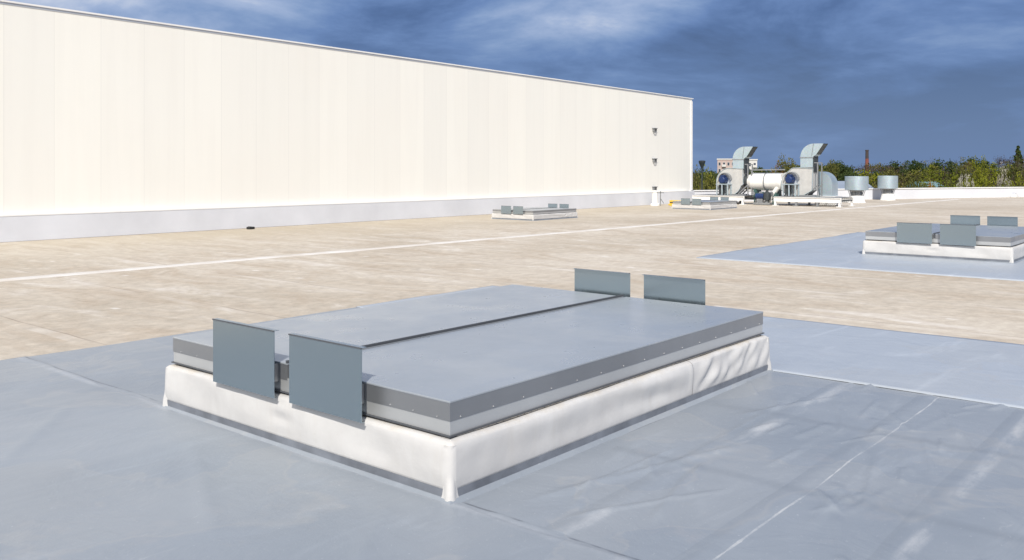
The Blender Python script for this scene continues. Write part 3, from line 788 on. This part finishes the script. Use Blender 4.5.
# mushroom roof vents
def vent(px, py, r, label):
    t = empty('roof_vent', (px, py, 0), 0, label, 'roof vent', 'round steel roof vents by the parapet')
    b = MB(); b.lathe([(r*.78, 0), (r*.72, .06), (r*.62, .30), (r*.60, .36)], 36); b.build('curb', M['trim'], t, True)
    b = MB(); b.lathe([(r*.50, .36), (r*.50, .52), (r*.46, .56), (r*.60, .66)], 36)
    b.build('neck', M['grey'], t, True)
    for k in range(10):
        an = k/10*6.283; s_ = MB(); s_.bar((r*.56*math.cos(an), r*.56*math.sin(an), .36), (r*.74*math.cos(an), r*.74*math.sin(an), .68), .03); s_.build('stay', M['grey'], t)
    b = MB(); b.lathe([(r*.80, .64), (r, .66), (r*1.005, 1.36), (r*.985, 1.37), (r*.96, 1.35), (r*.95, .9)], 40); b.build('hood', M['galv'], t, True)
    b = MB(); b.lathe([(r*.3, .95), (r*.945, .93), (r*.9, .96)], 30); b.build('inner_tray', M['charcoal'], t)
    return t
vent(46.9, 15.95, .58, 'round galvanised roof vent nearer the fans, left of the pair')
vent(52.0, 15.95, .53, 'round galvanised roof vent farther from the fans, right of the pair')

# yellow barrier, white standpipe by the hall end
b_ = empty('plastic_barrier', (36.9, 21.35, 0), RZ, 'low yellow plastic barrier lying by the foot of the hall', 'barrier')
k_ = MB(); k_.box((0, 0, .03), (.85, .30, .10), .02); k_.box((.03, .06, .10), (.82, .14, .27), .02); k_.box((.05, .18, .10), (.5, .26, .22), .02); k_.build('body', M['yellow'], b_)
for x in (.12, .68):
    k_ = MB(); k_.box((x, -.05, .002), (x+.12, .35, .03)); k_.build('foot', M['yellow'], b_)
k_ = MB(); k_.box((.06, .050, .14), (.79, .058, .19)); k_.build('stripe', M['charcoal'], b_)
sp = empty('standpipe', (36.7, 21.95, 0), RZ, 'white standpipe with grey bracket at the foot of the hall ladder', 'pipe')
k_ = MB(); k_.lathe([(.22, .002), (.22, .08), (.14, .12), (.13, .62), (.16, .66), (.14, .72)], 20); k_.build('pipe', M['trim'], sp, True)
k_ = MB(); k_.bar((.30, 0, .01), (.30, 0, .7), .035); k_.bar((.1, 0, .62), (.48, 0, .62), .035); k_.bar((.30, 0, .35), (.48, 0, .12), .03); k_.build('bracket', M['grey'], sp)
# scrap of black rubber at the foot of the hall
rb = empty('rubber_block', (14.62, 22.1, 0), .2, 'small black rubber block on the roof by the hall plinth', 'block')
k_ = MB(); k_.box((-.10, -.07, .004), (.10, .07, .07), .015); k_.build('body', M['black'], rb)
k_ = MB(); k_.box((-.03, -.08, .03), (.0, .08, .08), .004); k_.build('strap', M['charcoal'], rb)
q = bearing(1012, 55.3)
cl = empty('roof_outlet', (q.x-.3, q.y-.2, 0), 0, 'small white outlet box at the foot of the parapet far right', 'outlet')
k_ = MB(); k_.box((-.3, -.15, .003), (.3, .15, .2), .02); k_.build('body', M['trim'], cl)
k_ = MB(); k_.tube((.42, 0, .003), (.42, 0, .22), .05, seg=12); k_.build('spout', M['grey'], cl)

# ------------------------------------------------------------------ far things: mast, flats, chimney, houses
q = bearing(702, 70)
ms = empty('floodlight_mast', (q.x, q.y, -8), 0, 'slim dark floodlight mast standing between hall corner and fans', 'floodlight')
k_ = MB(); k_.tube((0, 0, 0), (0, 0, 9.8), .09, .05, 10); k_.build('mast', M['charcoal'], ms)
k_ = MB(); k_.lathe([(.06, 9.75), (.10, 9.9), (.26, 10.3), (.27, 10.42), (.15, 10.46)], 14); k_.build('lamp_head', M['charcoal'], ms)

def block(px, d, w, dep, h, rz, mt, label, nm='apartment_block', rows=3, cols=7, fl=2.9):
    q = bearing(px, d)
    t = empty(nm, (q.x, q.y, -8), rz, label, 'building')
    b = MB(); b.box((-w/2, -dep/2, 0), (w/2, dep/2, h)); b.build('wall', mt, t)
    b = MB(); b.box((-w/2-.25, -dep/2-.25, h+.003), (w/2+.25, dep/2+.25, h+.5)); b.build('roof', M['pale'], t)
    for r in range(rows):
        z = h-1.9-r*fl
        for c in range(cols):
            x = -w/2+(c+.5)*w/cols
            f = MB(); ww = w/cols*.27
            f.box((x-ww, -dep/2-.06, z-.8), (x+ww, -dep/2-.003, z+.8)); wf = f.build('window', M['pale'], t)
            f = MB(); f.box((x-ww*.84, -dep/2-.075, z-.68), (x+ww*.84, -dep/2-.062, z+.68)); f.build('pane', M['pane'], wf)
        for c in range(1, cols, 3):
            x = -w/2+(c+.5)*w/cols
            f = MB(); f.box((x-w/cols*.45, -dep/2-1.1, z-1.25), (x+w/cols*.45, -dep/2-.08, z-.25)); f.build('balcony', M['pale'], t)
    return t
vr = math.atan2(F.y, F.x)-math.pi/2
block(733, 400, 13.5, 12, 14.3, vr-.25, M['pink'], 'pinkish block of flats seen behind the left fan')
block(752, 396, 4.2, 12, 14.0, vr-.25, M['pale'], 'narrow pale stair tower showing right of the left fan duct', 'stair_tower', 3, 2)
q = bearing(867, 380)
ch = empty('factory_chimney', (q.x, q.y, -8), 0, 'tall red brick factory chimney with sooty top above the trees', 'chimney')
k_ = MB(); k_.tube((0, 0, 0), (0, 0, 14.6), 1.05, .68, 20); k_.build('shaft', M['brick'], ch)
k_ = MB(); k_.tube((0, 0, 14.6), (0, 0, 18.3), .70, .62, 20); k_.tube((0, 0, 17.9), (0, 0, 18.35), .74, .74, 20); k_.build('sooty_top', M['soot'], ch)
def house(px, d, w, dep, h, rh, wall, roof, label, rz=0):
    q = bearing(px, d)
    t = empty('house', (q.x, q.y, -8), vr+rz, label, 'house')
    b = MB(); b.box((-w/2, -dep/2, 0), (w/2, dep/2, h)); b.build('wall', wall, t)
    b = MB(); mm = b.bm
    A = [mm.verts.new(p) for p in ((-w/2-.4, -dep/2-.5, h), (w/2+.4, -dep/2-.5, h), (w/2+.4, dep/2+.5, h), (-w/2-.4, dep/2+.5, h), (-w/2-.4, 0, h+rh), (w/2+.4, 0, h+rh))]
    for f_ in ((0, 1, 5, 4), (2, 3, 4, 5), (1, 2, 5), (3, 0, 4), (0, 3, 2, 1)): mm.faces.new([A[i] for i in f_])
    for v in mm.verts: v.co.z += .01
    b.build('roof', roof, t)
    n = max(2, int(w/3))
    for k in range(n):
        x = -w/2+(k+.5)*w/n
        f = MB(); f.box((x-.5, -dep/2-.05, h-2.0), (x+.5, -dep/2-.003, h-.7)); f.build('window', M['pane'], t)
house(842, 120, 5.4, 7, 7.0, 1.2, M['tan'], M['roofgrey'], 'tan building with blue grey roof seen left of the vents')
house(925, 150, 3.6, 6, 6.4, 1.3, M['pale'], M['teal'], 'small house with teal roof half hidden among the trees', .2)

# ------------------------------------------------------------------ trees
def crown_mesh(name, seed, kind, n_clump, n_leaf, w, h, size, spire=False):
    rnd = random.Random(seed); vs_, fs = [], []
    cl_ = []
    for k in range(n_clump):
        if spire:
            t = rnd.random()**.8; rr = (1-t)*.5*w*rnd.random()**.5+.05; an = rnd.random()*6.283
            cl_.append((Vector((rr*math.cos(an), rr*math.sin(an), t*h)), .075*w*(1.3-t)))
        else:
            while True:
                p = Vector((rnd.uniform(-1, 1), rnd.uniform(-1, 1), rnd.uniform(-1, 1)))
                if .35 < p.length < 1: break
            p = Vector((p.x*w/2, p.y*w/2, (p.z+1)*h/2))
            cl_.append((p*1.0, w*rnd.uniform(.08, .17)))
    for c, r in cl_:
        for i in range(n_leaf):
            d = Vector((rnd.gauss(0, 1), rnd.gauss(0, 1), rnd.gauss(0, .8)))
            if d.length > 1.9: d *= 1.9/d.length
            d *= r*.55
            p = c+d; s = size*rnd.uniform(.6, 1.3)
            u = Vector((rnd.gauss(0, 1), rnd.gauss(0, 1), rnd.gauss(0, .6))).normalized(); v = u.orthogonal().normalized()
            v = (Matrix.Rotation(rnd.random()*6.28, 3, u) @ v)
            w2 = u.cross(v)
            b0 = len(vs_)
            vs_ += [p-v*s, p+w2*s*.7, p+v*s, p-w2*s*.7]
            fs.append((b0, b0+1, b0+2, b0+3))
    me = bpy.data.meshes.new(name); me.from_pydata([tuple(v) for v in vs_], [], fs); me.materials.append(LEAF[kind]); return me
def trunk_mesh(seed, h, w, r):
    rnd = random.Random(seed); b = MB()
    b.tube((0, 0, 0), (.1, .05, h*.55), r, r*.6, 8); b.tube((.1, .05, h*.55), (0, 0, h*.93), r*.6, r*.12, 7)
    for k in range(9):
        z = h*rnd.uniform(.35, .75); an = rnd.random()*6.28; L = w*rnd.uniform(.25, .46)
        b.tube((.06, .03, z), (L*math.cos(an), L*math.sin(an), z+L*rnd.uniform(.5, 1.1)), r*.32, r*.06, 6)
    me = bpy.data.meshes.new('trunk'); bmesh.ops.recalc_face_normals(b.bm, faces=b.bm.faces[:]); b.bm.to_mesh(me); b.bm.free(); me.materials.append(M['bark']); return me
CR = {}
for kind, ncl, nl, sz in (('dark', 60, 52, .19), ('spring', 46, 44, .16), ('brown', 50, 34, .11), ('olive', 50, 48, .16), ('blossom', 40, 46, .13), ('orange', 36, 44, .14)):
    for s in range(3): CR[kind, s] = crown_mesh('crown_'+kind, hash((ncl, s)) % 9999, kind, ncl, nl, 6.5, 7.0, sz)
TK = [trunk_mesh(s, 10, 6.5, .24) for s in range(3)]
def tree(px, d, ztop, width, kind, label, group=None, nm='broadleaf_tree', low=None):
    rnd = random.Random(int(px*7+d)); q = bearing(px, d)
    H_ = ztop+8
    t = empty(nm, (q.x, q.y, -8), rnd.random()*6.28, label, 'tree' if 'tree' in nm else 'shrub', group)
    hc = min(H_*.78, 8.0) if low is None else H_*low
    cr = bpy.data.objects.new('crown', CR[kind, rnd.randrange(3)]); COL.objects.link(cr); cr.parent = t
    cr.scale = (width/6.5, width/6.5*rnd.uniform(.9, 1.1), hc/7.0); cr.location = (0, 0, H_-hc)
    tr = bpy.data.objects.new('trunk', TK[rnd.randrange(3)]); COL.objects.link(tr); tr.parent = t
    tr.scale = (width/6.5, width/6.5, (H_-.3)/10)
def ztop_at(py, d): return CAMH-(py-170)/885*d
GD = 'dark trees in the wood along the skyline'; LD = 'dark tree in the distant wood along the skyline'
# skyline wood, each tree a thing
skyl = [(690, 170), (716, 169), (780, 166), (800, 163), (822, 163), (840, 163), (860, 164), (880, 163), (900, 162), (920, 161), (940, 160), (960, 158), (985, 158), (1010, 156), (1040, 154), (1070, 156)]
rnd = random.Random(5)
def sk_y(px):
    for (a, ya), (b, yb) in zip(skyl, skyl[1:]):
        if a <= px <= b: return ya+(yb-ya)*(px-a)/(b-a)
    return 160
px = 686
while px < 1075:
    d = rnd.uniform(235, 275); kind = rnd.choice(['dark', 'dark', 'brown', 'dark', 'olive'])
    wd = rnd.uniform(6.5, 9)
    if kind == 'dark': lab, grp = LD, GD
    elif kind == 'brown': lab, grp = 'brown thinly leafed tree in the distant wood along the skyline', 'brown trees in the distant wood'
    else: lab, grp = 'olive green tree in the distant wood along the skyline', 'olive trees in the distant wood'
    tree(px, d, ztop_at(sk_y(px)+rnd.uniform(-1.2, 3.0), d), wd, kind, lab, grp)
    px += rnd.uniform(7, 13)
px = 690
while px < 1070:
    d = rnd.uniform(170, 200); kind = rnd.choice(['brown', 'dark', 'olive', 'spring', 'brown'])
    lab = {'brown': 'brown thinly leafed tree in the middle row beyond the parapet', 'dark': 'dark green tree in the middle row beyond the parapet',
           'olive': 'olive green tree in the middle row beyond the parapet', 'spring': 'fresh green tree in the middle row beyond the parapet'}[kind]
    tree(px, d, ztop_at(sk_y(px)+rnd.uniform(4, 10), d), rnd.uniform(5, 7.5), kind, lab, {'brown': 'brown trees of the middle row', 'dark': 'dark trees of the middle row', 'olive': 'olive trees of the middle row', 'spring': 'fresh green trees of the middle row'}[kind])
    px += rnd.uniform(9, 16)
px = 692
while px < 1066:
    if 832 < px < 858: px = 860
    d = rnd.uniform(95, 130); kind = rnd.choice(['olive', 'spring', 'olive', 'spring', 'brown'])
    lab = {'brown': 'brownish leafless shrub just beyond the parapet', 'olive': 'olive shrub just beyond the parapet', 'spring': 'yellow green shrub just beyond the parapet'}[kind]
    tree(px, d, ztop_at(rnd.uniform(175, 183), d), rnd.uniform(3.0, 4.6), kind, lab, {'brown': 'brownish shrubs beyond the parapet', 'olive': 'olive shrubs beyond the parapet', 'spring': 'yellow green shrubs beyond the parapet'}[kind], 'tall_shrub')
    px += rnd.uniform(7, 13)
# the ones that stand out
tree(785, 150, ztop_at(157.5, 150), 4.4, 'olive', 'rusty green tree rising between the two exhaust fans')
tree(779, 152, ztop_at(164, 152), 3.2, 'orange', 'small orange tinged tree low between the two fans')
tree(831, 160, ztop_at(158.5, 160), 3.2, 'olive', 'narrow olive tree rising right of the taller fan')
tree(838, 190, ztop_at(162, 190), 6, 'dark', 'dark bushy tree above the tan building roof')
tree(700, 88, ztop_at(172, 88), 3.6, 'olive', 'tall olive shrub right beside the hall corner', None, 'tall_shrub')
tree(710, 92, ztop_at(174, 92), 3.2, 'spring', 'yellow green shrub between hall corner and left fan', None, 'tall_shrub')
tree(932, 90, ztop_at(178, 90), 1.5, 'orange', 'rusty orange shrub beside the teal roofed house', None, 'tall_shrub')
tree(962, 92, ztop_at(173, 92), 1.6, 'blossom', 'white blossoming shrub, left one of the two', None, 'tall_shrub')
tree(968, 90, ztop_at(177, 90), 1.6, 'blossom', 'greyish blossoming shrub, low and right of the white one', None, 'tall_shrub')
tree(1003, 110, ztop_at(168, 110), 1.5, 'blossom', 'small white blossoming tree near the right edge')
tree(982, 120, ztop_at(160, 120), 2.6, 'spring', 'tall bright green poplar left of the spire tree')
tree(974, 125, ztop_at(163, 125), 2.2, 'spring', 'slim bright green tree beside the blossoming shrubs')
tree(1013, 120, ztop_at(161, 120), 3.0, 'olive', 'olive tree at the foot of the dark spire tree')
tree(1020, 118, ztop_at(157, 118), 2.6, 'brown', 'brown tree beside the dark spire tree at the right edge')
q = bearing(1018, 140); zt = ztop_at(146, 140)
t = empty('conifer_tree', (q.x, q.y, -8), 0, 'dark conifer with a pointed top at the right edge of the wood', 'tree')
o = bpy.data.objects.new('crown', crown_mesh('crown_spire', 77, 'dark', 110, 20, 5.6, 11.5, .19, True)); COL.objects.link(o); o.parent = t; o.location = (0, 0, zt+8-11.6)
o = bpy.data.objects.new('trunk', trunk_mesh(9, zt+8, 1.2, .2)); COL.objects.link(o); o.parent = t
